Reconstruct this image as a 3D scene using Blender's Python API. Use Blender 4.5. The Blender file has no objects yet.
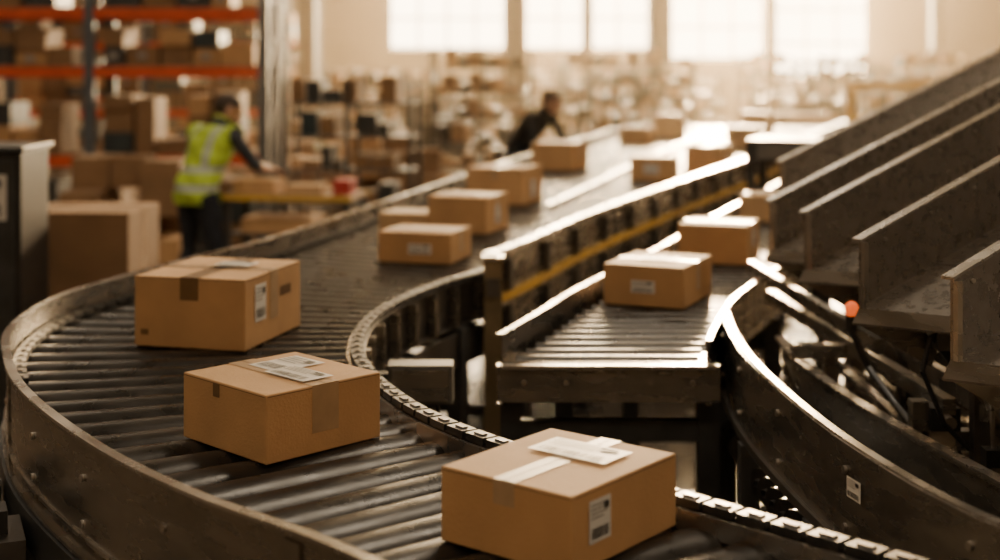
import bpy, bmesh, math, random
from mathutils import Vector, Matrix
random.seed(7)
D=bpy.data; S=bpy.context.scene; COL=S.collection

# ------------------------------------------------------------------ materials
def mat(name, col, rough=.6, metal=0., noise=0., nscale=8., rvar=0., bump=0., bscale=60., stretch=None, emit=None, alt=None, spec=None):
    m=D.materials.new(name); m.use_nodes=True; nt=m.node_tree; b=nt.nodes['Principled BSDF']
    b.inputs['Base Color'].default_value=(*col,1); b.inputs['Roughness'].default_value=rough; b.inputs['Metallic'].default_value=metal
    if spec is not None: b.inputs['Specular IOR Level'].default_value=spec
    tc=nt.nodes.new('ShaderNodeTexCoord'); mp=nt.nodes.new('ShaderNodeMapping')
    nt.links.new(tc.outputs['Object'],mp.inputs['Vector'])
    if stretch: mp.inputs['Scale'].default_value=stretch
    if noise or rvar:
        n=nt.nodes.new('ShaderNodeTexNoise'); n.inputs['Scale'].default_value=nscale; n.inputs['Detail'].default_value=6
        nt.links.new(mp.outputs[0],n.inputs['Vector'])
        r=nt.nodes.new('ShaderNodeValToRGB'); r.color_ramp.elements[0].position=.3; r.color_ramp.elements[1].position=.7
        c2=alt or [c*(1+noise) for c in col]
        r.color_ramp.elements[0].color=(*[c*(1-noise) for c in col],1); r.color_ramp.elements[1].color=(*[min(1,c) for c in c2],1)
        nt.links.new(n.outputs[0],r.inputs[0]); nt.links.new(r.outputs[0],b.inputs['Base Color'])
        if rvar:
            mr=nt.nodes.new('ShaderNodeMapRange'); mr.inputs[1].default_value=.3; mr.inputs[2].default_value=.7
            mr.inputs[3].default_value=max(.03,rough-rvar); mr.inputs[4].default_value=min(1,rough+rvar)
            nt.links.new(n.outputs[0],mr.inputs[0]); nt.links.new(mr.outputs[0],b.inputs['Roughness'])
    if bump:
        n2=nt.nodes.new('ShaderNodeTexNoise'); n2.inputs['Scale'].default_value=bscale; n2.inputs['Detail'].default_value=4
        nt.links.new(mp.outputs[0],n2.inputs['Vector'])
        bp=nt.nodes.new('ShaderNodeBump'); bp.inputs['Strength'].default_value=bump; bp.inputs['Distance'].default_value=.01
        nt.links.new(n2.outputs[0],bp.inputs['Height']); nt.links.new(bp.outputs[0],b.inputs['Normal'])
    if emit:
        b.inputs['Emission Color'].default_value=(*emit[0],1); b.inputs['Emission Strength'].default_value=emit[1]
    return m
M={}
M['card']=mat('cardboard',(.53,.305,.135),.74,0,.12,5,bump=.12,bscale=120)
M['card2']=mat('cardboard_dark',(.25,.14,.065),.8,0,.14,4,bump=.1)
M['card3']=mat('cardboard_pale',(.52,.33,.165),.78,0,.10,4)
M['seam']=mat('carton_seam',(.14,.075,.03),.9)
M['tape']=mat('packing_tape',(.42,.275,.15),.34,0,.10,20)
M['tape2']=mat('packing_tape_brown',(.18,.10,.04),.38,0,.1,20)
M['label']=mat('paper_label',(.78,.75,.69),.45,0,.04,30)
M['ink']=mat('label_ink',(.04,.035,.03),.6)
M['inkg']=mat('label_print',(.32,.30,.27),.6)
M['roller']=mat('roller_dark_steel',(.038,.034,.029),.31,.50,.30,9,rvar=.08,bump=.06,bscale=40)
M['steel']=mat('galvanised_steel',(.46,.43,.39),.28,.9,.20,7,rvar=.08,bump=.04,bscale=90)
M['rail']=mat('brushed_rail_steel',(.31,.285,.25),.27,.88,.18,5,rvar=.07,bump=.03,bscale=60,stretch=(1,1,4))
M['steeld']=mat('dark_steel',(.13,.12,.11),.38,.75,.30,7,rvar=.10,bump=.06,bscale=150)
M['chute']=mat('chute_sheet_steel',(.30,.27,.235),.29,.85,.12,30,rvar=.06,bump=.05,bscale=260)
M['black']=mat('black_plastic',(.022,.021,.02),.38,0,.2,20)
M['frame']=mat('painted_frame',(.055,.056,.055),.45,.35,.3,6)
M['bolt']=mat('bolt_steel',(.5,.46,.41),.3,.9)
M['brass']=mat('aged_post_paint',(.24,.18,.10),.5,.3,.2,6)
M['yellow']=mat('safety_yellow',(.60,.35,.04),.5,0,.15,6)
M['orange']=mat('rack_orange',(.68,.085,.018),.5,0,.12,6)
M['red']=mat('red_plastic',(.42,.04,.03),.5)
M['amber']=mat('amber_lens',(.8,.12,.02),.3,0,emit=((1,.14,.02),.9))
M['upright']=mat('rack_upright_grey',(.12,.135,.15),.5,.3,.15,6)
M['floor']=mat('polished_concrete',(.12,.095,.07),.22,0,.3,.8,rvar=.10,bump=.03,bscale=12)
M['wall']=mat('warm_plaster',(.25,.205,.155),.85,0,.1,.6)
M['ceil']=mat('ceiling_sheet',(.40,.37,.33),.8,0,.08,1)
M['winf']=mat('window_frame',(.28,.23,.18),.5,.2)
M['column']=mat('column_paint',(.13,.115,.10),.55,.1,.12,2)
M['lamp']=mat('fill_lamp_housing',(.4,.4,.4),.4,.6)
M['teal']=mat('machine_teal',(.03,.045,.05),.5,.2,.2,3)
M['greym']=mat('machine_grey',(.14,.135,.125),.45,.3,.2,3)
M['wood']=mat('pallet_wood',(.30,.19,.10),.8,0,.25,9,stretch=(1,6,6))
M['white']=mat('white_enamel',(.50,.48,.43),.4,0,.05,5)
M['skin']=mat('skin',(.46,.25,.16),.55,0,.08,20)
M['lips']=mat('lips',(.34,.13,.10),.5)
M['eyew']=mat('eye',(.6,.57,.52),.3)
M['hair']=mat('hair_brown',(.045,.027,.016),.7,0,.4,90,bump=.4,bscale=150)
M['shirt']=mat('grey_shirt',(.045,.05,.06),.85,0,.2,14,bump=.2,bscale=25)
M['darkshirt']=mat('black_shirt',(.010,.011,.014),.9,0,.2,14,bump=.2,bscale=25)
M['trouser']=mat('dark_trousers',(.018,.020,.026),.85,0,.2,14,bump=.25,bscale=22)
M['shoe']=mat('work_shoe',(.03,.025,.02),.5)
# hi-vis with reflective bands woven round the garment (object-space)
def vest_mat():
    m=mat('hi_vis_vest',(.45,.60,.06),.7,0,.12,10,bump=.25,bscale=20); nt=m.node_tree; b=nt.nodes['Principled BSDF']
    src=b.inputs['Base Color'].links[0].from_socket
    tc=nt.nodes.new('ShaderNodeTexCoord'); sx=nt.nodes.new('ShaderNodeSeparateXYZ'); nt.links.new(tc.outputs['Object'],sx.inputs[0])
    def band(sock,a,w):
        s=nt.nodes.new('ShaderNodeMath'); s.operation='COMPARE'; nt.links.new(sock,s.inputs[0]); s.inputs[1].default_value=a; s.inputs[2].default_value=w; return s.outputs[0]
    def mx(a,b_,op='MAXIMUM'):
        s=nt.nodes.new('ShaderNodeMath'); s.operation=op; nt.links.new(a,s.inputs[0]); nt.links.new(b_,s.inputs[1]); return s.outputs[0]
    ab=nt.nodes.new('ShaderNodeMath'); ab.operation='ABSOLUTE'; nt.links.new(sx.outputs['X'],ab.inputs[0])
    up=nt.nodes.new('ShaderNodeMath'); up.operation='GREATER_THAN'; nt.links.new(sx.outputs['Z'],up.inputs[0]); up.inputs[1].default_value=1.15
    v=mx(band(ab.outputs[0],.115,.02),up.outputs[0],'MULTIPLY')
    t=mx(mx(band(sx.outputs['Z'],.985,.025),band(sx.outputs['Z'],1.13,.022)),v)
    mi=nt.nodes.new('ShaderNodeMix'); mi.data_type='RGBA'; nt.links.new(t,mi.inputs[0]); nt.links.new(src,mi.inputs[6]); mi.inputs[7].default_value=(.42,.45,.40,1)
    nt.links.new(mi.outputs[2],b.inputs['Base Color']); return m
M['vest']=vest_mat()

# ------------------------------------------------------------------ mesh builder
class MB:
    def __init__(s): s.v=[];s.f=[];s.fm=[];s.ms=[];s.sm=[]
    def mi(s,k):
        if k not in s.ms: s.ms.append(k)
        return s.ms.index(k)
    def add(s,vs,fs,k,smooth=False,T=None):
        o=len(s.v)
        for p in vs:
            p=Vector(p); s.v.append(T@p if T else p)
        i=s.mi(k)
        for f in fs: s.f.append([o+a for a in f]); s.fm.append(i); s.sm.append(smooth)
    def box(s,c,d,k,rz=0,T=None):
        x,y,z=[a/2 for a in d]
        R=Matrix.Translation(Vector(c))@Matrix.Rotation(rz,4,'Z')
        if T is not None: R=T@R
        vs=[(-x,-y,-z),(x,-y,-z),(x,y,-z),(-x,y,-z),(-x,-y,z),(x,-y,z),(x,y,z),(-x,y,z)]
        s.add(vs,[(0,3,2,1),(4,5,6,7),(0,1,5,4),(1,2,6,5),(2,3,7,6),(3,0,4,7)],k,False,R)
    def bar(s,p0,p1,w,h,k):
        p0=Vector(p0);p1=Vector(p1);d=p1-p0;L=d.length
        if L<1e-6:return
        q=d.to_track_quat('Y','Z').to_matrix().to_4x4()
        s.box((0,0,0),(w,L,h),k,0,Matrix.Translation((p0+p1)/2)@q)
    def cyl(s,p0,p1,r0,r1,k,seg=12,caps=True):
        p0=Vector(p0);p1=Vector(p1);q=(p1-p0).to_track_quat('Z','Y').to_matrix()
        vs=[]
        for p,r in((p0,r0),(p1,r1)):
            for i in range(seg):
                a=2*math.pi*i/seg; vs.append(p+q@Vector((r*math.cos(a),r*math.sin(a),0)))
        s.add(vs,[(i,(i+1)%seg,seg+(i+1)%seg,seg+i) for i in range(seg)],k,True)
        if caps: s.add(vs,[tuple(range(seg-1,-1,-1)),tuple(range(seg,2*seg))],k,False)
    def ell(s,c,r,k,T=None,u=16,w=10):
        vs=[];fs=[]
        c=Vector(c)
        for j in range(1,w):
            t=math.pi*j/w
            for i in range(u):
                a=2*math.pi*i/u; p=Vector((r[0]*math.sin(t)*math.cos(a),r[1]*math.sin(t)*math.sin(a),r[2]*math.cos(t)))
                vs.append(c+(T@p if T else p))
        top=len(vs);pt=Vector((0,0,r[2]));vs.append(c+(T@pt if T else pt));vs.append(c-(T@pt if T else pt))
        for j in range(w-2):
            for i in range(u):
                fs.append((j*u+i,(j+1)*u+i,(j+1)*u+(i+1)%u,j*u+(i+1)%u))
        for i in range(u):
            fs.append((top,i,(i+1)%u)); fs.append((top+1,(w-2)*u+(i+1)%u,(w-2)*u+i))
        s.add(vs,fs,k,True)
    def quad(s,vs,k): s.add(vs,[(0,1,2,3)],k)
    def sweep(s,path,prof,k,smooth=False):
        n=len(path);m=len(prof);vs=[]
        for i,(x,y) in enumerate(path):
            a=path[max(0,i-1)];b=path[min(n-1,i+1)]
            t=Vector((b[0]-a[0],b[1]-a[1]));t.normalize();nx,ny=-t.y,t.x
            for o,z in prof: vs.append((x+nx*o,y+ny*o,z))
        fs=[]
        for i in range(n-1):
            for j in range(m):
                a=i*m+j;b=i*m+(j+1)%m
                fs.append((a,b,b+m,a+m))
        s.add(vs,fs,k,smooth); s.add(vs,[tuple(range(m-1,-1,-1)),tuple(range((n-1)*m,n*m))],k)
    def tube(s,pts,r,k,seg=8):
        for a,c in zip(pts[:-1],pts[1:]): s.cyl(a,c,r,r,k,seg)
    def build(s,name,loc=(0,0,0),rz=0,bevel=0,parent=None):
        me=D.meshes.new(name); me.from_pydata([tuple(p) for p in s.v],[],s.f)
        for k in s.ms: me.materials.append(M[k])
        me.polygons.foreach_set('material_index',s.fm); me.polygons.foreach_set('use_smooth',s.sm)
        me.validate(); me.update()
        bm=bmesh.new(); bm.from_mesh(me); bmesh.ops.recalc_face_normals(bm,faces=bm.faces); bm.to_mesh(me); bm.free()
        o=D.objects.new(name,me); COL.objects.link(o); o.location=loc; o.rotation_euler=(0,0,rz)
        if bevel:
            b=o.modifiers.new('bevel','BEVEL'); b.width=bevel; b.segments=2; b.limit_method='ANGLE'; b.angle_limit=math.radians(50)
        if parent: o.parent=parent
        return o

def catmull(P,t):
    n=len(P); i=min(int(t),n-2); u=t-i
    p=[Vector(P[max(0,min(n-1,i+j))]) for j in(-1,0,1,2)]
    return .5*((2*p[1])+(p[2]-p[0])*u+(2*p[0]-5*p[1]+4*p[2]-p[3])*u*u+(-p[0]+3*p[1]-3*p[2]+p[3])*u**3)
def curve(P,t0=0,t1=None,step=.08):
    if t1 is None:t1=len(P)-1
    out=[];t=t0;N=400*max(1,int(t1-t0));last=None
    for i in range(N+1):
        p=catmull(P,t0+(t1-t0)*i/N)
        if last is None or (p-last).length>=step or i==N: out.append((p.x,p.y));last=p
    return out
def cprof(o,zb,zt,fl=.035,th=.006):
    """C-channel section, web at 0, flanges towards sign(o)"""
    f=fl*o; t=th*o
    return [(0,zb),(f,zb),(f,zb+th),(t,zb+th),(t,zt-th),(f,zt-th),(f,zt),(0,zt)]

# ------------------------------------------------------------------ room shell
X0,X1,Y0,Y1,ZC=-12.,18.,-5.,40.,9.
def simple(name,c,d,k):
    b=MB(); b.box((0,0,0),d,k); return b.build(name,c)
simple('floor',((X0+X1)/2,(Y0+Y1)/2,-.1),(X1-X0+.6,Y1-Y0+.6,.2),'floor')
simple('ceiling',((X0+X1)/2,(Y0+Y1)/2,ZC+.1),(X1-X0+.6,Y1-Y0+.6,.2),'ceil')
simple('wall_left',(X0-.15,(Y0+Y1)/2,ZC/2),(.3,Y1-Y0,ZC),'wall')
simple('wall_right',(X1+.15,(Y0+Y1)/2,ZC/2),(.3,Y1-Y0,ZC),'wall')
simple('wall_front',((X0+X1)/2,Y0-.15,ZC/2),(X1-X0+.6,.3,ZC),'wall')
wins=[(-3.2,.15,2.3),(.72,4.3,2.3),(4.9,7.6,2.0),(7.9,10.6,1.45)]
b=MB(); x=X0-.3; TOP=8.4
for a,c,zb in wins:
    b.box(((x+a)/2,Y1+.15,ZC/2),(a-x,.3,ZC),'wall')
    b.box(((a+c)/2,Y1+.15,zb/2),(c-a,.3,zb),'wall'); b.box(((a+c)/2,Y1+.15,(TOP+ZC)/2),(c-a,.3,ZC-TOP),'wall'); x=c
b.box(((x+X1+.3)/2,Y1+.15,ZC/2),(X1+.3-x,.3,ZC),'wall'); b.build('wall_back')
for i,(a,c,zb) in enumerate(wins):
    b=MB()
    nx=max(2,round((c-a)/.9)); nz=7
    for j in range(nx+1): b.box((a+.04+(c-a-.08)*j/nx,Y1+.1,(zb+TOP)/2),(.055,.06,TOP-zb),'winf')
    for j in range(nz+1): b.box(((a+c)/2,Y1+.1,zb+.04+(TOP-zb-.08)*j/nz),(c-a,.05,.055),'winf')
    b.box(((a+c)/2,Y1-.06,zb-.03),(c-a+.1,.2,.05),'winf')
    b.build('window_%d'%(i+1))

# ------------------------------------------------------------------ main conveyor
OUT=[(.75,1.3),(.25,1.95),(-.258,2.56),(-.628,2.91),(-.943,3.28),(-1.29,3.81),(-1.50,4.26),(-1.65,4.73),(-1.686,5.32),(-1.56,5.86),(-1.37,6.45),(-1.15,7.1),(-.8,8.6),(-.35,10.6),(.3,13.5),(1.2,17),(2.3,21)]
INN=[(1.62,1.72),(1.05,2.36),(.42,3.02),(.02,3.44),(-.21,3.77),(-.37,4.15),(-.46,4.5),(-.49,4.85),(-.47,5.2),(-.39,5.55),(-.25,5.95),(0,6.5),(.45,7.9),(1.2,9.9),(2.4,13.),(3.85,17),(5.3,21)]
MID=[(.33,9.4),(.75,11),(1.5,14),(2.5,17.5),(3.7,21)]
def rollers(b,A,B,t0,t1,spacing,k='roller',seg=16,inset=.03,ztop=1.0,shaft=True,gap=.94):
    N=int((t1-t0)*300); lastm=None; pts=[]
    for i in range(N+1):
        t=t0+(t1-t0)*i/N; a=catmull(A,t);c=catmull(B,t);m=(a+c)/2
        if lastm is None or (m-lastm).length>=spacing: pts.append((a,c));lastm=m
    for i,(a,c) in enumerate(pts):
        j=min(i+1,len(pts)-1);h=max(0,i-1); w=j-h
        ra=(pts[j][0]-pts[h][0]).length/w/2*gap; rc=(pts[j][1]-pts[h][1]).length/w/2*gap
        ra=min(ra,.14);rc=min(rc,.14)
        d=(c-a).normalized()
        p=a+d*inset;q=c-d*inset
        b.cyl((p.x,p.y,ztop-ra),(q.x,q.y,ztop-rc),ra,rc,k,seg)
        if shaft:
            e=a+d*.012; g=c-d*.012
            b.cyl((e.x,e.y,ztop-ra),(g.x,g.y,ztop-rc),.012,.012,'steeld',6,False)
    return pts
b=MB()
rollers(b,OUT,INN,0,12.0,.125,seg=56,gap=1.5)
OUTf=[tuple(catmull(OUT,12.0+i*.25)) for i in range(17)]
INNf=[tuple(catmull(INN,12.0+i*.25)) for i in range(17)]
rollers(b,OUTf,INNf,0,16,.14,seg=24,shaft=False,gap=1.3)
mp=curve(MID,step=.3); b.sweep(mp,[(-.02,.93),(.02,.93),(.02,1.03),(-.02,1.03)],'steel')
# outer rail: tall folded plate + guard lip
po=curve(OUT,0,16,.07)
b.sweep(po,cprof(1,.80,1.088,.022,.009),'rail')
b.sweep(po,[(-.003,1.088),(.024,1.088),(.024,1.096),(-.003,1.096)],'steel')
b.sweep(po,[(-.035,.90),(-.001,.90),(-.001,.93),(-.035,.93)],'steeld')
b.sweep(po,[(.0,.70),(.03,.70),(.03,.795),(.0,.795)],'frame')
b.sweep(po,[(.009,.845),(.016,.845),(.016,.855),(.009,.855)],'steel')
pi=curve(INN,0,16,.07)
b.sweep(pi,cprof(-1,.84,1.03,.03,.007),'steeld')
ps=curve(INN,10.6,16,.2)
b.sweep(ps,[(-.07,.72),(-.05,.72),(-.05,1.13),(-.07,1.13)],'rail')
b.sweep(ps,[(-.09,1.115),(-.04,1.115),(-.04,1.14),(-.09,1.14)],'steel')
b.sweep(ps,[(-.085,.90),(-.072,.90),(-.072,.94),(-.085,.94)],'yellow')
for i in range(1,len(ps)-1,3):
    a=Vector(ps[i-1]);c=Vector(ps[i+1]);t=(c-a).normalized();n=Vector((-t.y,t.x));q=Vector(ps[i])-n*.09
    b.box((q.x,q.y,1.02),(.05,.03,.14),'steeld',math.atan2(t.y,t.x)); b.box((q.x,q.y,.81),(.05,.03,.14),'steeld',math.atan2(t.y,t.x))
def links(P,t0,t1,side,step,z,k='black'):
    pts=curve(P,t0,t1,step)
    for i in range(len(pts)-1):
        a=Vector(pts[i]);c=Vector(pts[i+1]);m=(a+c)/2;ang=math.atan2(c.y-a.y,c.x-a.x)
        t=(c-a).normalized();n=Vector((-t.y,t.x))
        m=m+n*side
        b.box((m.x,m.y,z),(step*.86,.044,.018),k,ang)
        b.box((m.x,m.y,z+.010),(step*.42,.016,.005),'steeld',ang)
links(INN,0,12,.0,.085,1.042)
links(OUT,6,13,-.03,.085,1.01)
b.sweep(curve(INN,0,12,.07),[(.024,.985),(.034,.985),(.034,1.03),(.024,1.03)],'steel')
b.sweep(curve(INN,0,11,.07),[(-.05,.68),(-.04,.68),(-.04,.82),(-.05,.82)],'steeld')
for P,sd,stp in((OUT,1,.45),(INN,-1,.22)):
    pts=curve(P,0,13,stp)
    for i in range(1,len(pts)-1):
        a=Vector(pts[i-1]);c=Vector(pts[i+1]);t=(c-a).normalized();n=Vector((-t.y,t.x));m=Vector(pts[i])
        s0=.009*sd
        for z in(.88,.99):
            p=m+n*s0;q=m+n*(s0*1.7); b.cyl((p.x,p.y,z),(q.x,q.y,z),.010,.010,'bolt',8)
        if sd<0: b.box((m.x+n.x*s0*3.2,m.y+n.y*s0*3.2,.93),(.03,.035,.17),'rail',math.atan2(t.y,t.x))
        if sd>0 and i%4==0:
            q=m+n*.012; b.box((q.x,q.y,.94),(.05,.006,.26),'rail',math.atan2(t.y,t.x))
for t in (1,2.6,4.2,5.6,7,8.6,10.2,11.2,12,12.7,13.4,14,14.6,15.3):
    a=catmull(OUT,t);c=catmull(INN,t);d=(c-a).normalized();ang=math.atan2(d.y,d.x)
    a=a+d*.03;c=c+d*.03
    for p in(a,c):
        b.box((p.x,p.y,.42),(.07,.07,.84),'frame',ang); b.box((p.x,p.y,.01),(.15,.15,.02),'steeld',ang)
    b.bar((a.x,a.y,.66),(c.x,c.y,.66),.05,.09,'frame'); b.bar((a.x,a.y,.28),(c.x,c.y,.28),.04,.05,'frame')
for t in(4.75,5.4,3.7):
    a=catmull(OUT,t);c=catmull(INN,t);d=(a-c).normalized();ang=math.atan2(d.y,d.x)
    p=a+d*.12
    b.box((p.x,p.y,.70),(.14,.22,.14),'steeld',ang); b.box((p.x+d.x*.03,p.y+d.y*.03,.80),(.12,.09,.06),'black',ang)
    b.cyl((p.x+d.x*.06,p.y+d.y*.06,.70),(p.x+d.x*.14,p.y+d.y*.14,.70),.045,.045,'steel',16)
    b.cyl((p.x+d.x*.14,p.y+d.y*.14,.70),(p.x+d.x*.17,p.y+d.y*.17,.70),.016,.016,'bolt',10)
    b.bar((p.x,p.y,.64),(p.x+.02,p.y-.02,.02),.05,.05,'frame')
pc=curve(OUT,2,9,.15); b.sweep(pc,[(.06,.58),(.10,.58),(.10,.62),(.06,.62)],'black')
# junction box on the inner side
b.box((-.27,4.75,.90),(.22,.10,.13),'greym'); b.box((-.27,4.695,.90),(.19,.012,.105),'rail'); b.bar((-.42,4.78,.9),(-.2,4.78,.9),.05,.05,'frame')
b.tube([(-.33,4.75,.84),(-.35,4.78,.7),(-.30,4.85,.55),(-.38,4.95,.4)],.012,'black'); b.tube([(-.22,4.75,.84),(-.2,4.8,.66),(-.28,4.9,.5)],.009,'black')
b.box((-.03,6.15,.57),(.08,.08,1.10),'brass'); b.box((-.03,6.15,1.125),(.10,.10,.02),'steel'); b.box((-.03,6.10,1.0),(.06,.03,.08),'steeld')
b.build('roller_conveyor')

# ------------------------------------------------------------------ second conveyor
b=MB()
L2=[(.01,4.66),(.16,5.1),(.34,5.65),(.80,6.85),(1.42,8.6),(2.5,11.5)]
R2=[(.69,4.66),(.80,5.1),(.97,5.65),(1.43,6.75),(2.08,8.4),(3.2,11.2)]
rollers(b,L2,R2,.15,5,.11,seg=36,gap=1.4)
b.sweep(curve(L2,0,5,.1),cprof(1,.84,1.08,.025,.007),'rail'); b.sweep(curve(R2,0,5,.1),cprof(-1,.84,1.06,.02,.007),'rail')
b.sweep(curve(L2,0,5,.1),[(-.02,.86),(-.008,.86),(-.008,.90),(-.02,.90)],'steeld')
b.box((.36,4.72,.985),(.70,.16,.012),'rail'); b.box((.36,4.63,.925),(.74,.05,.12),'rail'); b.box((.36,4.60,.985),(.72,.04,.012),'steel')
for i in range(5): b.cyl((.08+.14*i,4.605,.93),(.08+.14*i,4.597,.93),.009,.009,'steel',8)
for t in(.25,1.6,2.6,3.6,4.6):
    for P in(L2,R2):
        p=catmull(P,t); b.box((p.x,p.y,.42),(.07,.07,.84),'frame'); b.box((p.x,p.y,.01),(.14,.14,.02),'steeld')
    a=catmull(L2,t);c=catmull(R2,t); b.bar((a.x,a.y,.3),(c.x,c.y,.3),.04,.05,'frame'); b.bar((a.x,a.y,.74),(c.x,c.y,.74),.05,.07,'frame')
b.build('transfer_conveyor')
# scanning hood over the second conveyor
b=MB()
b.box((0,0,1.38),(1.05,.6,.16),'frame'); b.box((0,-.305,1.38),(.9,.02,.10),'greym')
for x in(-.5,.5):
    for y in(-.25,.25): b.box((x,y,.66),(.05,.05,1.32),'frame')
b.box((-.2,-.32,1.38),(.12,.02,.06),'greym'); b.build('scanner_hood',(2.27,9.55,0),-math.radians(20))

# ------------------------------------------------------------------ lower takeaway lane on the right
b=MB()
PL=[(.825,5.15),(.785,4.65),(.785,4.12),(.85,3.40),(1.0,2.80),(1.30,2.38),(1.75,1.98)]
PR=[(1.12,5.5),(1.11,5.0),(1.17,4.38),(1.30,3.7),(1.45,3.1),(1.72,2.7),(2.15,2.3)]
pl=curve(PL,0,6,.06)
b.sweep(pl,[(-.006,.80),(.0,.80),(.0,1.055),(.022,1.055),(.022,1.062),(-.006,1.062)],'rail')
b.sweep(pl,[(.0,1.062),(.024,1.062),(.024,1.068),(.0,1.068)],'steel')
b.sweep(pl,[(-.02,.80),(-.006,.80),(-.006,.825),(-.02,.825)],'steeld')
pr=curve(PR,0,6,.06)
b.sweep(pr,[(0,.66),(.006,.66),(.006,.90),(-.03,.90),(-.03,.892),(0,.892)],'rail')
b.sweep(pr,[(-.03,.90),(.008,.90),(.008,.908),(-.03,.908)],'steel')
rollers(b,PL,PR,.3,6,.10,seg=18,ztop=.74)
for i in range(2,len(pl)-1,9):
    x,y=pl[i]; a=pl[i-1];c=pl[i+1]; ang=math.atan2(c[1]-a[1],c[0]-a[0]); n=Vector((math.sin(ang),-math.cos(ang)))
    for z in(.86,1.0): b.cyl((x-n.x*.0,y-n.y*.0,z),(x-n.x*.018,y-n.y*.018,z),.013,.013,'bolt',8); b.cyl((x,y,z),(x+n.x*.014,y+n.y*.014,z),.010,.010,'bolt',8)
    b.box((x-n.x*.010,y-n.y*.010,.93),(.035,.008,.20),'steel',ang)
for i in range(2,len(pr)-1,6):
    x,y=pr[i]; a=pr[i-1];c=pr[i+1]; ang=math.atan2(c[1]-a[1],c[0]-a[0]); n=Vector((-math.sin(ang),math.cos(ang)))
    b.box((x+n.x*.02,y+n.y*.02,.80),(.05,.03,.06),'black',ang); b.cyl((x+n.x*.03,y+n.y*.03,.86),(x+n.x*.045,y+n.y*.045,.86),.011,.011,'bolt',8)
for t in(.4,1.6,2.7,3.8,4.8):
    for P,h in((PL,.8),(PR,.66)):
        p=catmull(P,t); b.box((p.x,p.y,h/2),(.06,.06,h),'frame'); b.box((p.x,p.y,.01),(.13,.13,.02),'steeld')
    a=catmull(PL,t);c=catmull(PR,t); b.bar((a.x,a.y,.3),(c.x,c.y,.3),.04,.05,'frame')
b.build('takeaway_conveyor')
def label_quad(b,o,u,v,w,h,n,bars=True):
    """paper label centred at o, unit axes u (width) v (height), normal n"""
    o=Vector(o);u=Vector(u);v=Vector(v);n=Vector(n)
    def q(cx,cy,ww,hh,k,e):
        c=o+u*cx+v*cy+n*e
        b.quad([c-u*ww/2-v*hh/2,c+u*ww/2-v*hh/2,c+u*ww/2+v*hh/2,c-u*ww/2+v*hh/2],k)
    q(0,0,w,h,'label',.0015)
    if not bars:return
    r=random.Random(int(w*9999)); x=-w*.4
    while x<w*.38:
        bw=r.choice([.012,.02,.03])*w; q(x+bw/2,-h*.28,bw,h*.26,'ink',.003); x+=bw+r.choice([.015,.025])*w
    for i in range(4): q(-w*.1*(i%2)-w*.05,h*(.38-.1*i),w*(.6 if i%2 else .75),h*.035,'inkg',.003)
    q(w*.28,h*.3,w*.22,h*.16,'ink',.0035)

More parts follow.
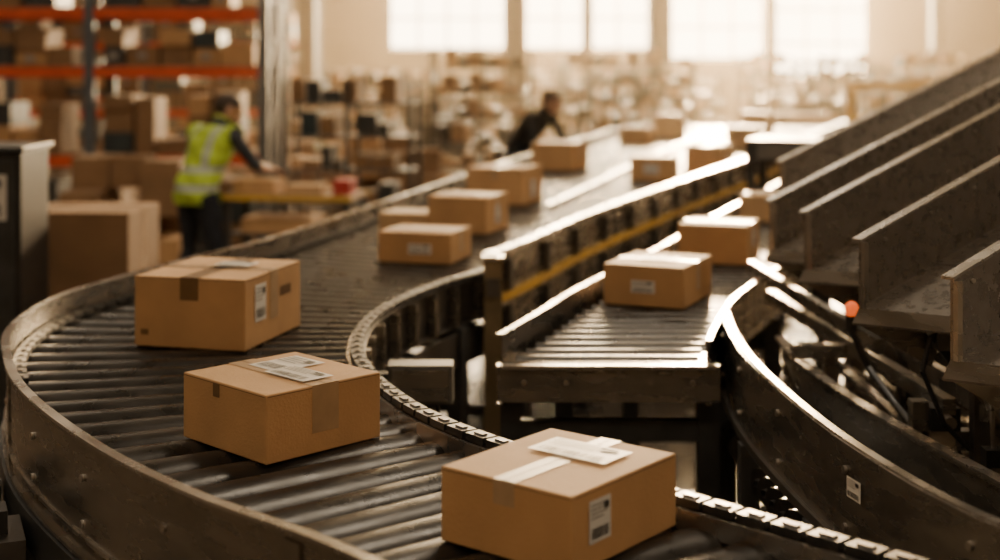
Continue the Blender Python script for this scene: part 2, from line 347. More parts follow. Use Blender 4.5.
# ------------------------------------------------------------------ sorting chutes
dv=Vector((1,.6,.4))
def chute(base,L,w=(.40,-.46),wallh=.20):
    b=MB(); B=Vector(base); u=dv.normalized(); perp=Vector((w[0],w[1],0))
    du=Vector((1,.6,0)).normalized(); perp.z=max(0,perp.dot(du))*.343
    e=dv*L; up=Vector((0,0,1)); th=Vector((.005,-.008,0))
    def slab(p,q,r,s_,k,off):
        off=Vector(off); vs=[p,q,r,s_,p+off,q+off,r+off,s_+off]
        b.add(vs,[(0,1,2,3),(7,6,5,4),(0,4,5,1),(1,5,6,2),(2,6,7,3),(3,7,4,0)],k)
    slab(B,B+e,B+e+up*wallh,B+up*wallh,'chute',th)
    slab(B+up*wallh-th*3,B+up*wallh+e-th*3,B+up*wallh+e+th,B+up*wallh+th,'steel',(0,0,.008))
    slab(B-u*.0+th,B+th+up*wallh,B+th+up*wallh+Vector((.012,.0,0)),B+th+Vector((.012,0,0)),'steel',th*1.5)
    F=B+perp
    slab(B,B+e,F+e,F,'chute',(0,0,-.006))
    slab(F,F+e,F+e+up*.07,F+up*.07,'chute',th)
    slab(B,F,F-up*.045-Vector((.02,0,0)),B-up*.045-Vector((.02,0,0)),'rail',(.006,0,0))
    slab(B+up*-.045-Vector((.02,0,0)),F-up*.045-Vector((.02,0,0)),F-up*.05+Vector((.03,0,0)),B-up*.05+Vector((.03,0,0)),'steeld',(0,0,-.006))
    for t in(.12,.45,.8):
        a=B+e*t;c=F+e*t
        b.bar(a-up*.03,c-up*.03,.04,.05,'steeld')
    b.bar(B+e*.03+perp*.3-up*.04,B+e*.98+perp*.3-up*.04,.04,.05,'frame'); b.bar(B+e*.03+perp*.75-up*.04,B+e*.98+perp*.75-up*.04,.04,.05,'frame')
    for i in range(14):
        p=B+e*(i+.5)/14+up*(wallh-.03)+th; b.cyl(p,p+Vector((.002,-.006,0)),.006,.006,'bolt',8)
    for t,s in((.09,.35),(.09,.9),(.6,.35),(.6,.9),(.97,.5)):
        p=B+e*t+perp*s; b.box((p.x,p.y,(p.z-.03)/2),(.05,.05,p.z-.03),'steeld'); b.box((p.x,p.y,.01),(.13,.13,.02),'steeld')
    p=B+e*.09+perp*.35; q=B+e*.6+perp*.35
    b.bar((p.x,p.y,.86),(q.x,q.y,.86),.04,.06,'steel'); b.bar((p.x,p.y,.45),(q.x,q.y,.45),.04,.06,'frame'); b.bar((p.x,p.y,.5),(q.x,q.y,q.z-.1),.03,.03,'frame')
    p2=B+e*.09+perp*.9; b.bar((p.x,p.y,.95),(p2.x,p2.y,.95),.05,.05,'steel'); b.bar((p.x,p.y,.7),(p2.x,p2.y,1.15),.025,.025,'rail')
    a=B+perp*.3+Vector((.06,0,-.05)); b.cyl(a,a+Vector((.12,.02,-.16)),.022,.022,'black',12); b.cyl(a+Vector((.12,.02,-.16)),a+Vector((.2,.03,-.27)),.01,.01,'bolt',8)
    b.box(a+Vector((.05,0,-.03)),(.09,.07,.05),'steeld')
    a2=B+perp*.62+Vector((.04,0,-.06)); b.cyl(a2,a2+Vector((.02,.02,-.2)),.018,.018,'steel',12); b.cyl(a2+Vector((.02,.02,-.2)),a2+Vector((.03,.03,-.32)),.008,.008,'bolt',8); b.box(a2+Vector((.03,.03,-.34)),(.06,.05,.05),'black')
    b.tube([a2,a2+Vector((.08,.0,-.12)),a2+Vector((.16,.02,-.19)),a2+Vector((.26,.06,-.17)),a2+Vector((.34,.1,-.06))],.009,'black')
    b.tube([a,a+Vector((-.03,.0,-.12)),a+Vector((.04,.02,-.28)),a+Vector((.12,.04,-.36))],.008,'black')
    g=B-up*.05
    b.add([g,g+Vector((.26,.0,0)),g+Vector((.22,0,-.13)),g+Vector((0,.008,0)),g+Vector((.26,.008,0)),g+Vector((.22,.008,-.13))],[(0,1,2),(5,4,3),(0,3,4,1),(1,4,5,2),(2,5,3,0)],'rail')
    return b.build('sorting_chute')
for B,L in(((1.125,3.47,1.25),1.7),((1.085,4.2,1.25),2.4),((1.105,5.05,1.24),2.4),((1.135,5.85,1.20),2.5),((1.53,7.6,1.24),2.6)):
    chute(B,L)
# service frame below chutes
b=MB()
b.box((1.55,5.0,.955),(1.0,.06,.05),'steel'); b.box((1.60,4.25,.84),(.8,.05,.06),'steel'); b.box((1.65,4.5,.70),(.8,.05,.05),'rail'); b.box((1.7,3.75,.78),(.7,.05,.06),'steel'); b.box((1.7,3.4,.88),(.6,.05,.06),'steel')
for x,y in((1.19,5.0),(2.02,5.0),(1.98,4.25),(2.0,3.75),(2.04,4.5),(1.28,4.25),(1.42,3.75),(1.62,3.4)): b.box((x,y,.48),(.05,.05,.96),'rail')
b.bar((1.15,5.9,1.0),(1.36,4.2,.95),.04,.05,'rail'); b.bar((1.3,5.7,.9),(1.9,4.0,.75),.04,.05,'rail')
b.bar((1.12,6.2,1.08),(1.26,4.6,1.05),.03,.05,'rail')
b.bar((1.2,5.6,.85),(1.75,5.1,.6),.04,.04,'steel'); b.bar((1.95,4.4,.75),(1.35,4.9,.5),.04,.04,'rail')
b.bar((1.35,4.9,1.0),(1.6,3.6,.9),.03,.07,'steel'); b.bar((1.5,4.9,.9),(1.75,3.5,.80),.03,.07,'rail'); b.bar((1.7,4.9,.98),(1.95,3.4,.98),.04,.08,'steel')
for i in range(6): b.bar((1.25+.1*i,5.4,.78),(1.3+.1*i,4.6,.74),.03,.03,'rail')
for i in range(7): b.cyl((1.42+.035*i,4.75-.17*i,.92),(1.80+.035*i,4.75-.17*i,.92),.022,.022,'steel',12)
b.cyl((1.17,4.62,1.10),(1.17,4.62,1.15),.020,.020,'black',14); b.ell((1.17,4.62,1.17),(.024,.024,.028),'amber')
b.tube([(1.17,4.62,1.1),(1.22,4.60,.98),(1.26,4.40,.90),(1.28,4.25,.86)],.012,'black')
b.cyl((1.45,4.9,.98),(1.62,4.2,.84),.015,.015,'black',8); b.cyl((1.3,5.2,1.0),(1.8,4.4,.7),.012,.012,'black',8)
for x,y,z in((1.35,4.25,.91),(1.55,4.25,.91),(1.4,5.0,1.01),(1.7,5.0,1.01),(1.5,3.75,.85),(1.75,3.75,.85),(1.72,3.4,.95)): b.box((x,y,z),(.09,.09,.07),'black'); b.cyl((x,y-.05,z),(x,y-.09,z),.02,.02,'bolt',10)
b.cyl((1.55,4.0,.80),(1.85,4.0,.80),.06,.06,'greym',18); b.cyl((1.85,4.0,.80),(1.90,4.0,.80),.045,.045,'black',18); b.box((1.7,4.0,.88),(.1,.08,.05),'greym')
b.tube([(1.45,5.0,.93),(1.5,4.9,.75),(1.62,4.8,.68),(1.78,4.75,.78),(1.85,4.7,.9)],.011,'black'); b.tube([(1.4,4.25,.8),(1.5,4.2,.62),(1.68,4.15,.58),(1.8,4.1,.7)],.011,'black')
b.build('chute_service_frame')
b=MB(); label_quad(b,(.849,3.33,.97),Vector((.15,-.64,0)).normalized(),(0,0,1),.07,.05,Vector((-.97,-.23,0)).normalized()); b.build('warning_label')

# ------------------------------------------------------------------ cartons
def carton_mesh(w,d,h,tape='x',labels=(),k='card',tk='tape',tw=.055):
    b=MB(); b.box((0,0,h/2),(w,d,h),k)
    e=.0012
    def tape_x(kk):
        b.quad([(-w/2-e,-tw/2,h+e),(w/2+e,-tw/2,h+e),(w/2+e,tw/2,h+e),(-w/2-e,tw/2,h+e)],kk)
        for s in(-1,1):
            x=s*(w/2+e); z=h*.30
            b.quad([(x,-tw/2,z),(x,tw/2,z),(x,tw/2,h+e),(x,-tw/2,h+e)],kk)
    def tape_y(kk):
        b.quad([(-tw/2,-d/2-e,h+e),(tw/2,-d/2-e,h+e),(tw/2,d/2+e,h+e),(-tw/2,d/2+e,h+e)],kk)
        for s in(-1,1):
            y=s*(d/2+e); z=h*.68
            b.quad([(-tw/2,y,z),(tw/2,y,z),(tw/2,y,h+e),(-tw/2,y,h+e)],kk)
    if 'x' in tape: tape_x(tk); b.quad([(-w/2,-.002,h+.0018),(w/2,-.002,h+.0018),(w/2,.002,h+.0018),(-w/2,.002,h+.0018)],'tape2')
    if 'y' in tape: tape_y('tape2' if 'x' in tape else tk); b.quad([(-.002,-d/2,h+.0018),(.002,-d/2,h+.0018),(.002,d/2,h+.0018),(-.002,d/2,h+.0018)],'tape2')
    for s in(-1,1):
        b.quad([(s*(w/2+.0008),-d/2+.004,h-.006),(s*(w/2+.0008),d/2-.004,h-.006),(s*(w/2+.0008),d/2-.004,h-.0045),(s*(w/2+.0008),-d/2+.004,h-.0045)],'seam')
        b.quad([(-w/2+.004,s*(d/2+.0008),h-.006),(w/2-.004,s*(d/2+.0008),h-.006),(w/2-.004,s*(d/2+.0008),h-.0045),(-w/2+.004,s*(d/2+.0008),h-.0045)],'seam')
    for i,(f,u,v,ww,hh,bars) in enumerate(labels):
        z=.001+.002*i
        if f=='top': label_quad(b,(u,v,h+z),(1,0,0),(0,1,0),ww,hh,(0,0,1),bars)
        if f=='front': label_quad(b,(u,-d/2-.001,v),(1,0,0),(0,0,1),ww,hh,(0,-1,0),bars)
        if f=='right': label_quad(b,(w/2+.001,u,v),(0,1,0),(0,0,1),ww,hh,(1,0,0),bars)
        if f=='pf':
            b.quad([(u-ww/2,-d/2-.001,v-hh/2),(u+ww/2,-d/2-.001,v-hh/2),(u+ww/2,-d/2-.001,v+hh/2),(u-ww/2,-d/2-.001,v+hh/2)],'tape2')
        if f=='pr':
            b.quad([(w/2+.001,u-ww/2,v-hh/2),(w/2+.001,u+ww/2,v-hh/2),(w/2+.001,u+ww/2,v+hh/2),(w/2+.001,u-ww/2,v+hh/2)],'seam')
    return b
def carton(F,ang,w,d,h,z=1.0,**kw):
    """F=nearest bottom corner; ang=direction of local x (deg); front face = local -y"""
    a=math.radians(ang); x=Vector((math.cos(a),math.sin(a)));y=Vector((-math.sin(a),math.cos(a)))
    c=Vector(F)-x*w/2+y*d/2
    return carton_mesh(w,d,h,**kw).build('cardboard_box',(c.x,c.y,z+.001),a,.004)
carton((.139,2.68),-38.5,.335,.385,.155,tape='y',labels=[('right',-.10,.09,.075,.085,True),('top',.0,.07,.20,.11,True)])
carton((-.576,3.42),-44.8,.372,.368,.172,tape='x',tw=.085,labels=[('top',-.065,.065,.13,.16,True),('top',.06,.01,.17,.10,True),('pf',-.03,.15,.03,.035,False)])
carton((-.873,4.757),-14.5,.42,.485,.245,tape='xy',tw=.07,labels=[('right',-.12,.15,.09,.13,True),('pr',.10,.16,.10,.035,False),('pf',-.17,.05,.03,.02,False),('top',.04,.05,.14,.1,True)])
carton((-.24,6.78),-16,.38,.34,.15,tape='x',labels=[('front',.03,.07,.12,.05,True)],k='card')
carton((-.08,7.95),-20,.36,.38,.21,tape='x',labels=[('right',0,.1,.08,.1,True)])
carton((.16,9.55),-20,.42,.42,.25,tape='y',labels=[('right',0,.1,.1,.12,True)])
carton((.66,12.5),-22,.40,.42,.25,tape='x',labels=[])
carton((-.42,8.1),-12,.30,.3,.10,tape='x',k='card3',labels=[])
carton((.735,5.56),-24,.34,.42,.165,tape='x',labels=[('front',0,.08,.1,.05,True),('top',0,0,.15,.12,True)])
carton((1.20,6.75),-20,.34,.36,.19,tape='x',labels=[('right',0,.12,.08,.08,True)])
carton((1.78,8.5),-22,.32,.34,.16,tape='x',k='card3')
carton((1.42,11.4),-15,.36,.4,.2,tape='x',labels=[('front',0,.1,.12,.08,True)])
carton((1.95,12.2),-25,.34,.4,.24,tape='y',k='card3',labels=[('right',0,.1,.1,.1,True)])
carton((2.95,15.6),-20,.42,.42,.24,tape='x',k='card3')
carton((2.30,17.8),-20,.36,.4,.3,tape='x',k='card3')
carton((3.6,18.5),-20,.4,.4,.3,tape='x',k='card3')
carton((1.75,16.5),-20,.35,.4,.2,tape='x')

# ------------------------------------------------------------------ left side objects
b=carton_mesh(.66,.6,1.0,tape='x',labels=[],k='card2'); 
for i in range(5): b.box((0,-.26+.13*i,-.02),(.7,.09,.02),'wood')
for x in(-.3,0,.3): b.box((x,0,-.075),(.08,.62,.09),'wood')
b.build('pallet_carton',(-2.45,8.3,.12),math.radians(-3),.006)
b=MB(); b.box((0,0,.76),(.5,.45,1.5),'black'); b.box((0,-.23,.80),(.44,.012,1.36),'frame'); b.box((0,0,.01),(.56,.5,.02),'steeld')
label_quad(b,(.06,-.238,1.28),(1,0,0),(0,0,1),.24,.24,(0,-1,0)); b.box((-.14,-.245,1.0),(.03,.03,.14),'steel'); b.box((0,0,1.53),(.54,.5,.03),'frame')
b.build('control_cabinet',(-2.76,7.5,0),0,.006)

occ=[]
def rack(name,xs,depth,levels,top,loc,rz,fill,seed):
    r=random.Random(seed); b=MB()
    for x in xs:
        for y in(0,depth):
            b.box((x,y,top/2),(.12,.09,top),'upright'); b.box((x,y,.01),(.18,.16,.02),'upright')
        z=.25
        while z<top-.8: b.bar((x,0,z),(x,depth,z+.6),.03,.03,'upright'); z+=.7
    for i in range(len(xs)-1):
        for z in levels:
            for y in(-.03,depth+.03): b.box(((xs[i]+xs[i+1])/2,y,z),(xs[i+1]-xs[i]-.1,.05,.11),'orange')
            b.box(((xs[i]+xs[i+1])/2,depth/2,z+.065),(xs[i+1]-xs[i]-.1,depth,.015),'wood')
    b.build(name,loc,rz)
    x=xs[0]
    while x<=xs[-1]+.01: occ.append((loc[0]+x*math.cos(rz),loc[1]+x*math.sin(rz)+depth/2,.75)); x+=.5
    c=MB()
    lv=[0.]+list(levels)
    for i in range(len(xs)-1):
        for j,z in enumerate(lv):
            H=(lv[j+1]-z if j+1<len(lv) else .9)-.22
            x=xs[i]+.12
            while x<xs[i+1]-.35:
                w=r.uniform(.22,.42); 
                if x+w>xs[i+1]-.08: break
                if r.random()<fill:
                    zz=z+(.075 if z>0 else .002)
                    while True:
                        h=r.uniform(.14,.32)
                        if zz+h>z+H+.07: break
                        k=r.choice(['card','card2','card2','card2','frame','card2','teal'])
                        c.box((x+w/2,depth*.42+r.uniform(-.05,.05),zz+h/2),(w-.03,depth*.7,h-.002),k)
                        if r.random()<.3: c.box((x+w/2,depth*.05-.0,zz+h*.5),(.1,.005,.06),'inkg')
                        zz+=h
                        if r.random()<.3: break
                x+=w
    c.build('stored_cartons',loc,rz)
rack('pallet_rack',[-.0,1.9,3.75],1.0,[.92,1.87,2.5,3.6,4.7],5.4,(-6.30,14.8,0),math.radians(3),.95,3)
rack('pallet_rack',[-0,2.,4.,6.],1.0,[1.2,2.2,3.1,4.2],5.2,(-9.3,20.5,0),math.radians(4),.95,5)
rack('pallet_rack',[-0,2.,4.],1.0,[1.2,2.3,3.4,4.4],5.2,(-11.4,13.0,0),math.radians(4),.95,8)
rack('pallet_rack',[0,2,4,6],1.0,[1.2,2.3,3.4,4.4],5.2,(-9.8,28,0),math.radians(2),.95,9)

for x,y,w in((.27,25,.36),(1.95,31.,.26),(3.1,27,.42),(6.9,35.5,.30),(11.0,35,.3),(-3.6,26,.34),(-6.6,34,.3)):
    b=MB(); b.box((0,0,ZC/2),(w,.05,ZC),'column'); 
    for s in(-1,1): b.box((s*(w/2-.03),0,ZC/2),(.04,w,ZC),'column')
    b.box((0,0,.03),(w+.2,w+.2,.06),'column'); b.build('steel_column',(x,y,0)); occ.append((x,y,.3))

# ------------------------------------------------------------------ background equipment
def workstation(r):
    b=MB(); w=r.uniform(1.1,1.6); d=.7; k=r.choice(['teal','greym','frame'])
    b.box((0,0,.88),(w,d,.05),r.choice(['wood','greym','greym','frame']))
    for x in(-w/2+.04,w/2-.04):
        for y in(-d/2+.04,d/2-.04): b.box((x,y,.43),(.05,.05,.86),k)
        b.box((x,d/2-.04,1.35),(.05,.05,.9),k)
    b.box((0,0,.3),(w,d*.9,.03),k); b.box((0,d/2-.15,1.42),(w,.3,.025),'greym'); b.box((0,d/2-.04,1.78),(w,.05,.05),k)
    for i in range(6):
        ww=r.uniform(.10,.24);h=r.uniform(.08,.26); x=-w/2+.16+i*(w-.32)/5
        if r.random()<.8: b.box((x,r.uniform(-.12,.12),.906+h/2),(min(ww,(w-.4)/5-.03),.3,h),r.choice(['card','card2','card3','greym','white','teal','black']))
        if r.random()<.8: b.box((x,d/2-.16,1.434+h*.35),(min(ww,(w-.4)/5-.03),.22,h*.7),r.choice(['card','card2','white','teal','greym']))
        if r.random()<.7: b.box((x,0,.316+h*.6),(min(ww,(w-.4)/5-.03),.4,h*1.2),r.choice(['card2','card3','teal']))
    if r.random()<.6:
        b.box((w*.3,.1,1.16),(.4,.03,.26),'black'); b.box((w*.3,.12,.98),(.05,.05,.16),'black')
    return b
def cage(r):
    b=MB()
    for x in(-.4,.4):
        for y in(-.33,.33): b.cyl((x,y,.12),(x,y,1.6),.018,.018,'steeld',8); b.cyl((x-.02,y,.06),(x+.02,y,.06),.06,.06,'black',12)
    b.box((0,0,.15),(.82,.7,.03),'steeld')
    for z in(.5,.9,1.3,1.58):
        for y in(-.33,.33): b.cyl((-.4,y,z),(.4,y,z),.01,.01,'bolt',6)
        for x in(-.4,.4): b.cyl((x,-.33,z),(x,.33,z),.01,.01,'bolt',6)
    for i in range(5):
        x=-.3+.15*i; b.cyl((x,.33,.15),(x,.33,1.58),.006,.006,'bolt',6)
    z=.166
    while z<1.1:
        h=r.uniform(.15,.28)
        for sx in(-1,1):
            if r.random()<.8: b.box((sx*.18,0,z+h/2),(r.uniform(.22,.33),.5,h-.003),r.choice(['card','card2','card3','card2']))
        z+=h
        if r.random()<.25:break
    return b
def machine(r):
    b=MB(); w=r.uniform(.9,1.5);d=.9;h=r.uniform(1.2,2.0); k=r.choice(['teal','greym','frame','frame'])
    for x in(-w/2,-w*.12,w/2):
        for y in(-d/2,d/2): b.box((x,y,h/2),(.06,.06,h),k)
    for z in(h-.03,.55,1.0):
        for y in(-d/2,d/2): b.box((0,y,z),(w,.05,.06),'steel' if r.random()<.35 else k)
        for x in(-w/2,w/2): b.box((x,0,z),(.05,d,.06),k)
    b.box((0,0,.78),(w*.8,d*.8,.38),r.choice(['greym','teal','frame'])); b.box((w*.1,-.1,1.12),(w*.4,d*.4,.22),'steeld')
    b.box((-w*.2,.1,1.22),(w*.3,d*.4,r.uniform(.2,.5)),r.choice(['teal','frame','greym']))
    b.cyl((-w*.25,-d*.3,1.0),(-w*.25,-d*.3,h+.1),.03,.03,'bolt',10)
    if r.random()<.2: b.ell((-w*.25,-d*.3,h+.13),(.04,.04,.05),'amber')
    for i in range(4): b.cyl((-w*.4+i*.1,-d/2-.03,.6),(-w*.35+i*.12,-d/2-.03,h-.1),.012,.012,'black',6)
    b.box((w*.25,-d/2-.02,1.15),(.2,.05,.2),r.choice(['white','greym']))
    b.cyl((-w*.4,0,.98),(w*.4,0,.98),.06,.06,'bolt',12); b.cyl((w*.3,-d*.3,1.2),(w*.3,-d*.3,1.45),.07,.07,'steel',14)
    return b
def shelf(r):
    b=MB(); w=1.3;d=.5;h=r.uniform(1.5,2.15)
    for x in(-w/2,0,w/2):
        for y in(-d/2,d/2): b.box((x,y,h/2),(.04,.04,h),'frame')
    z=.2
    while z<h:
        b.box((0,0,z),(w,d,.025),'greym')
        x=-w/2+.04
        while x<w/2-.2:
            ww=r.uniform(.1,.22); hh=r.uniform(.08,.26)
            if r.random()<.85: b.box((x+ww/2,0,z+.013+hh/2),(ww-.02,d*.8,hh),r.choice(['card','card2','card2','teal','greym','frame','black','card3','card2']))
            x+=ww
        z+=.34
    return b
def pstack(r):
    b=MB()
    for i in range(6): b.box((0,-.5+.2*i,.13),(1.1,.12,.02),'wood')
    for x in(-.48,0,.48): b.box((x,0,.06),(.1,1.1,.12),'wood')
    z=.141
    for l in range(r.choice([2,3,4])):
        h=r.uniform(.2,.3)
        for ix in range(3):
            for iy in range(2):
                if l>0 and r.random()<.3: continue
                b.box((-.36+.36*ix,-.27+.54*iy,z+h/2),(.345,.52,h-.003),r.choice(['card','card2','card3','card2']))
        z+=h
    return b
def edge(P,y):
    for i in range(len(P)-1):
        if P[i][1]<=y<=P[i+1][1] and P[i+1][1]>P[i][1]: return P[i][0]+(P[i+1][0]-P[i][0])*(y-P[i][1])/(P[i+1][1]-P[i][1])
    return P[-1][0]
b=MB()
for x in(-.9,.9): b.box((x,0,.85),(.1,.1,1.7),'yellow')
b.box((0,0,1.65),(1.9,.12,.12),'yellow'); b.box((0,0,1.2),(1.9,.08,.08),'yellow'); b.build('yellow_guard_frame',(5.75,19.3,0),.1)
for s in(-.9,-.3,.3,.9): occ.append((5.75+s,19.3,.35)); occ.append((5.4+s,18.2,.2))
b=MB()
b.bar((2.9,11.9,1.05),(4.9,15.95,1.25),.7,.10,'steeld'); b.bar((2.55,12.05,1.1),(4.55,16.1,1.3),.04,.22,'rail'); b.bar((3.25,11.75,1.1),(5.25,15.8,1.3),.04,.22,'rail')
for t in(.1,.6,.95):
    for s in(-.3,.3):
        x=2.9+2*t+s;y=11.9+4.05*t-s*.4; z=1.02+.2*t; b.box((x,y,z/2),(.08,.08,z),'frame')
b.build('incline_belt')
for i in range(5): occ.append((2.9+.5*i,11.9+1.01*i,.6))
occ+=[(.3,15.6,1.1),(.45,17.3,.8),(.0,14.4,.7)]
def free(x,y,R): return -11.9+R<x<X1-.1-R and all((x-a)**2+(y-c)**2>(R+q)**2 for a,c,q in occ)
r=random.Random(21)
kinds=[('packing_workstation',workstation,.88),('roll_cage',cage,.55),('sorting_machine',machine,.88),('storage_shelf',shelf,.72),('pallet_of_cartons',pstack,.80),('sorting_machine',machine,.88),('storage_shelf',shelf,.72)]
pstack(random.Random(5)).build('pallet_of_cartons',(-3.5,13.1,0),.1); occ.append((-3.5,13.1,.8))
pstack(random.Random(8)).build('pallet_of_cartons',(-4.9,12.6,0),-.1); occ.append((-4.9,12.6,.8))
def scatter(xf,y0,y1,n):
    for _ in range(n):
        y=r.uniform(y0,y1); a,c=xf(y)
        if c<=a: continue
        x=r.uniform(a,c); nm,f,R=r.choice(kinds)
        if free(x,y,R): f(r).build(nm,(x,y,0),r.uniform(-.2,.2)); occ.append((x,y,R))
scatter(lambda y:(-2.2-(y-14)*.12,(edge(OUT,y) if y<21 else 2)-.9),13.3,19.5,400)
scatter(lambda y:(-2.6-(y-14)*.12,(edge(OUT,y) if y<20.5 else y*.17)-.9),19.5,38.5,500)
scatter(lambda y:((edge(INN,y) if y<21.5 else y*.16)+1.0,y*.43),13,38.5,600)

W1=Vector((-2.42,11.1)); yaw1=-math.radians(40)
b=MB(); b.box((0,0,.90),(1.05,.6,.04),'wood'); b.box((0,-.29,.90),(1.07,.03,.04),'yellow'); b.box((0,.29,.90),(1.07,.03,.04),'yellow')
for x in(-.5,.5):
    for y in(-.25,.25): b.box((x,y,.45),(.05,.05,.82),'frame'); b.cyl((x-.015,y,.04),(x+.015,y,.04),.04,.04,'black',12)
for z in(.3,.6): b.box((0,0,z),(1.0,.5,.02),'frame')
b.box((-.30,-.02,.975),(.34,.34,.11),'card'); b.box((-.30,-.02,1.032),(.28,.28,.004),'card3')
b.box((.42,-.05,.98),(.14,.24,.12),'red'); b.box((.10,.0,.955),(.30,.3,.07),'card3'); b.box((0,0,.38),(.7,.4,.13),'card2'); b.box((-.1,0,.67),(.6,.4,.12),'card')
b.build('packing_cart',(-1.66,11.32,0),-math.radians(8),.004)

# ------------------------------------------------------------------ people
def human(name,loc,yaw,J,shirt,vest,hair='hair',sleeve=.5,hs=1.1,sc=(1,1,1)):
    emp=D.objects.new(name,None); COL.objects.link(emp); emp.location=loc; emp.rotation_euler=(0,0,yaw); emp.empty_display_size=.1; emp.scale=sc
    b=MB(); V=Vector; k='skin'; bones=[]
    def cap(p0,p1,r0,r1,lab,seg=14):
        p0=V(p0);p1=V(p1); b.cyl(p0,p1,r0,r1,k,seg); b.ell(p0,(r0,)*3,k,u=14,w=8); b.ell(p1,(r1,)*3,k,u=14,w=8); bones.append((lab,p0,p1,(r0+r1)/2))
    pel,wai,che,nb,hd=[V(J[n]) for n in('pelvis','waist','chest','neck','head')]
    rings=[(pel+V((0,-.01,-.10)),.13,.10),(pel+V((0,-.01,-.02)),.168,.122),(pel+V((0,0,.06)),.16,.115),(wai,.145,.105),((wai+che)/2,.16,.115),(che,.178,.125),(che*.45+nb*.55,.172,.105),(nb-(nb-che)*.12,.12,.078),(nb,.062,.06)]
    vs=[];seg=20
    for i,(c,rx,ry) in enumerate(rings):
        a=rings[max(0,i-1)][0];e=rings[min(len(rings)-1,i+1)][0];t=(e-a).normalized(); Y=t.cross(V((1,0,0))).normalized()
        for j in range(seg):
            an=2*math.pi*j/seg; vs.append(c+V((1,0,0))*rx*math.cos(an)+Y*ry*math.sin(an))
    fs=[(i*seg+j,i*seg+(j+1)%seg,(i+1)*seg+(j+1)%seg,(i+1)*seg+j) for i in range(len(rings)-1) for j in range(seg)]
    fs+=[tuple(range(seg-1,-1,-1)),tuple(range((len(rings)-1)*seg,len(rings)*seg))]
    b.add(vs,fs,k,True)
    bones.append(('hip',pel-V((0,0,.1)),pel,.15)); bones.append(('torso',pel+V((0,0,.03)),wai,.14)); bones.append(('torso',wai,che,.15)); bones.append(('torso',che,nb-V((0,0,.03)),.13))
    neckt=nb+(hd-nb)*.55; cap(nb,neckt,.058,.054,'neck')
    T=Matrix.Rotation(J.get('hyaw',0),3,'Z')@Matrix.Rotation(J.get('hpitch',-.45),3,'X')@Matrix.Scale(hs,3)
    def H(x,y,z): return hd+T@V((x,y,z))
    b.ell(H(0,-.012,.035),(.076,.097,.088),k,T); b.ell(H(0,.028,-.035),(.058,.066,.078),k,T); b.ell(H(0,.055,-.088),(.034,.034,.026),k,T)
    b.ell(H(0,.100,-.018),(.013,.020,.017),k,T); b.ell(H(0,.092,.004),(.010,.014,.026),k,T); b.ell(H(0,.075,.028),(.05,.022,.012),k,T)
    b.ell(H(0,.088,-.056),(.024,.012,.010),k,T)
    for s in(-1,1): b.ell(H(s*.078,-.012,-.008),(.011,.021,.033),k,T)
    bones.append(('head',H(0,0,.04),H(0,.02,-.05),.08))
    for s,n in((-1,'L'),(1,'R')):
        sh,el,wr=[V(J[a+n]) for a in('sh','el','wr')]; hip,kn,an=[V(J[a+n]) for a in('hip','kn','an')]
        cap((che*.3+nb*.7)+V((s*.08,0,-.02)),sh,.07,.066,'torso'); cap(sh,el,.058,.043,'uarm'); cap(el,wr,.043,.028,'farm')
        cap(hip,kn,.092,.060,'leg'); cap(kn,kn*.6+an*.4,.058,.060,'leg'); cap(kn*.6+an*.4,an,.058,.042,'leg')
        toe=V(J['toe'+n]); heel=an+(an-toe).normalized()*.05; heel.z=.045
        cap((heel.x,heel.y,.042),(an.x,an.y,.05),.04,.042,'foot'); cap((an.x,an.y,.05),(toe.x,toe.y,.035),.045,.033,'foot'); cap(an,(an.x,an.y,.05),.044,.045,'foot')
        d=(wr-el).normalized(); d=(d+V((0,.3,-.1))).normalized(); lat=d.cross(V((0,0,1))).normalized(); nn=lat.cross(d).normalized()
        if nn.z<0: nn=-nn
        ins=-1 if lat.dot(V((1,0,0)))*s>0 else 1
        R3=Matrix((lat,d,nn)).transposed()
        b.ell(wr+d*.05,(.040,.052,.017),k,R3); b.ell(wr+d*.075,(.038,.025,.014),k,R3); bones.append(('hand',wr+d*.01,wr+d*.1,.03))
        for fi,(lo,ln) in enumerate(((-.030,.85),(-.010,1.0),(.010,1.04),(.029,.92))):
            o=lo*(-ins); p=wr+d*.085+lat*o; dd=(d+lat*o*3).normalized(); 
            for q,(L,rr) in enumerate(((.040,.0095),(.026,.0088),(.021,.0078))):
                e=p+dd*L*ln; cap(p,e,rr,rr*.93,'hand',8); p=e; dd=(dd-nn*(.38+.12*q)).normalized()
        p=wr+d*.025+lat*ins*.026; dd=(d*.55+lat*ins*.75-nn*.25).normalized()
        for L,rr in((.038,.0125),(.030,.0108),(.024,.0095)):
            e=p+dd*L; cap(p,e,rr,rr*.9,'hand',8); p=e; dd=(dd+d*.35-nn*.2-lat*ins*.12).normalized()
    o=b.build('body')
    rm=o.modifiers.new('r','REMESH'); rm.mode='VOXEL'; rm.voxel_size=.0072; sm=o.modifiers.new('s','SMOOTH'); sm.factor=.5; sm.iterations=3
    dg=bpy.context.evaluated_depsgraph_get(); me=D.meshes.new_from_object(o.evaluated_get(dg)); D.objects.remove(o)
    me.materials.clear(); names=['skin',hair,shirt,'trouser','shoe']
    for n in names: me.materials.append(M[n])
    Ti=T.inverted()
    lab=[]
    def segd(p,a,c):
        ac=c-a; t=max(0,min(1,(p-a).dot(ac)/max(1e-9,ac.length_squared))); return (p-(a+ac*t)).length,t
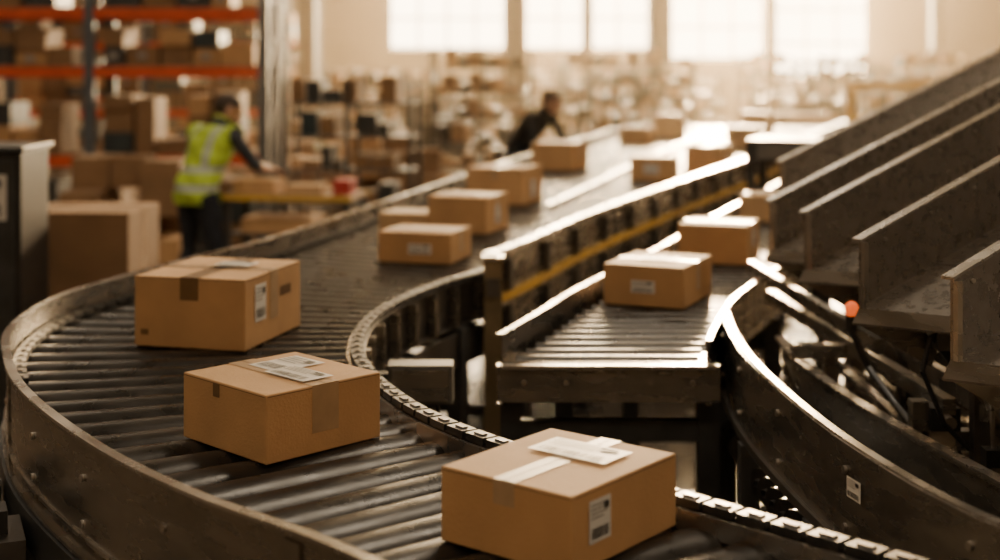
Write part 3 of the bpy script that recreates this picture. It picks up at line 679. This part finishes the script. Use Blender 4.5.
    for f in me.polygons:
        p=f.center; best=9;L='torso';tt=0
        for l,a,c,rr in bones:
            dd,t=segd(p,a,c); dd-=rr
            if dd<best: best=dd;L=l;tt=t
        m=0
        if L=='head' :
            q=Ti@(p-hd)
            if q.z>.062 or (q.y<.025 and q.z>.0+ .3*max(0,q.y)) or (q.y<-.03 and q.z>-.05):
                if abs(q.x)<.083 and not(abs(q.x)>.072 and -.035<q.y<.012 and q.z<.03): m=1
            elif vest and q.z<-.045 and q.y>.0 and not (abs(q.x)<.022 and -.064<q.z<-.045): m=1
        elif L=='torso': m=2
        elif L=='hip': m=3 if p.z<pel.z-.01 else 2
        elif L=='uarm': m=2
        elif L=='farm': m=2 if tt<sleeve else 0
        elif L=='leg': m=3
        elif L=='foot': m=4
        f.material_index=m; f.use_smooth=True; lab.append(L)
    body=D.objects.new('body',me); COL.objects.link(body); body.parent=emp
    fb=MB()
    for s in(-1,1):
        fb.ell(H(s*.031,.083,.008),(.012,.009,.008),'eyew',T,10,8); fb.ell(H(s*.031,.0905,.008),(.005,.004,.005),'ink',T,8,6); fb.ell(H(s*.031,.091,.027),(.018,.006,.004),hair,T,8,6)
    fb.ell(H(0,.096,-.053),(.022,.006,.004),'lips',T,10,6); fb.ell(H(0,.095,-.061),(.018,.006,.005),'lips',T,10,6)
    fb.build('face_features',parent=emp)
    if vest:
        keep=[i for i,f in enumerate(me.polygons) if (lab[i] in('torso','hip') and f.center.z>pel.z-.09 and (f.center-nb).length>.085 and abs(f.center.x)<.215)]
        idx={};vs=[];fs=[]
        for i in keep:
            q=[]
            for vi in me.polygons[i].vertices:
                if vi not in idx:
                    v=me.vertices[vi]; idx[vi]=len(vs); n=v.normal
                    vs.append(v.co+n*(.016+.010*math.sin(v.co.z*40+v.co.x*25)*.5))
                q.append(idx[vi])
            fs.append(q)
        vm=D.meshes.new('vest'); vm.from_pydata([tuple(v) for v in vs],[],fs); vm.materials.append(M['vest'])
        for f in vm.polygons:f.use_smooth=True
        vo=D.objects.new('hi_vis_vest',vm); COL.objects.link(vo); vo.parent=emp
        so=vo.modifiers.new('solid','SOLIDIFY'); so.thickness=.006; so.offset=1
    return emp
J1=dict(pelvis=(0,0,.95),waist=(0,.045,1.10),chest=(0,.12,1.29),neck=(0,.19,1.45),head=(0,.275,1.585),hpitch=-.55,hyaw=-.35,
 shL=(-.19,.16,1.40),shR=(.19,.18,1.39),elL=(-.27,.30,1.15),elR=(.25,.33,1.15),wrL=(-.2,.52,1.09),wrR=(.14,.57,1.10),
 hipL=(-.095,0,.89),hipR=(.095,0,.89),knL=(-.12,.03,.49),knR=(.12,.08,.49),anL=(-.14,-.06,.09),anR=(.13,.05,.09),toeL=(-.17,.10,.03),toeR=(.15,.21,.03))
human('warehouse_worker',(W1.x,W1.y,0),yaw1,J1,'shirt',True,sleeve=.12,hs=1.14,sc=(1.12,1.1,1))
J2=dict(J1); J2.update(chest=(0,.16,1.25),neck=(0,.28,1.39),head=(0,.37,1.50),shL=(-.19,.25,1.34),shR=(.19,.25,1.34),elL=(-.27,.34,1.07),elR=(.27,.34,1.07),wrL=(-.16,.56,1.04),wrR=(.16,.56,1.04),hyaw=.2,hpitch=-.35)
human('warehouse_worker',(.22,15.6,0),-math.radians(125),J2,'darkshirt',False,sleeve=.9,sc=(1.15,1.15,1.02))

# ------------------------------------------------------------------ lights
def area(name,loc,size,sy,power,col,rot=(0,0,0)):
    l=D.lights.new(name,'AREA'); l.shape='RECTANGLE'; l.size=size; l.size_y=sy; l.energy=power; l.color=col
    o=D.objects.new(name,l); COL.objects.link(o); o.location=loc; o.rotation_euler=rot; return o
for x in(-6,1.5,9):  # added out-of-view ceiling lamps with housings, for overhead key and front fill
    for y,pw in((-2,110),(7,200),(16,90),(26,50)):
        b=MB(); b.box((0,0,.08),(2.6,1.1,.10),'lamp'); b.cyl((-.9,0,.12),(-.9,0,1.35),.01,.01,'bolt',6); b.cyl((.9,0,.12),(.9,0,1.35),.01,.01,'bolt',6)
        b.build('added_fill_fixture',(x,y,7.6)); area('added_fill_lamp',(x,y,7.6),2.5,1.0,pw,(1,.84,.64))
area('daylight',(5.6,Y1+.6,5.2),12,6.6,30000,(1,.72,.40),(-math.pi/2,0,0))
s=D.lights.new('sun','SUN'); s.energy=14; s.color=(1,.66,.34); s.angle=math.radians(3)
so=D.objects.new('sun',s); COL.objects.link(so); dirv=Vector((-.16,-1,-.20)); so.rotation_euler=dirv.to_track_quat('-Z','Y').to_euler()
w=D.worlds.new('World'); S.world=w; w.use_nodes=True; bg=w.node_tree.nodes['Background']; bg.inputs[0].default_value=(1,.78,.50,1); bg.inputs[1].default_value=13.0

# dusty air in the hall
hm=D.materials.new('dusty_air'); hm.use_nodes=True; nt=hm.node_tree; nt.nodes.remove(nt.nodes['Principled BSDF'])
vs_=nt.nodes.new('ShaderNodeVolumeScatter'); vs_.inputs['Color'].default_value=(1,.80,.52,1); vs_.inputs['Density'].default_value=.0046; vs_.inputs['Anisotropy'].default_value=.68
nt.links.new(vs_.outputs[0],nt.nodes['Material Output'].inputs['Volume']); M['air']=hm
b=MB(); b.box((0,0,0),(X1-X0-.1,26,ZC-.1),'air'); b.build('dusty_air',((X0+X1)/2,26.8,ZC/2))

# ------------------------------------------------------------------ camera
c=D.cameras.new('camera'); c.lens=50; c.sensor_width=36; c.shift_y=-.22; c.clip_end=200
c.dof.use_dof=True; c.dof.focus_distance=3.55; c.dof.aperture_fstop=1.45
co=D.objects.new('camera',c); COL.objects.link(co); co.location=(0,0,2.0); co.rotation_euler=(math.pi/2,0,0); S.camera=co
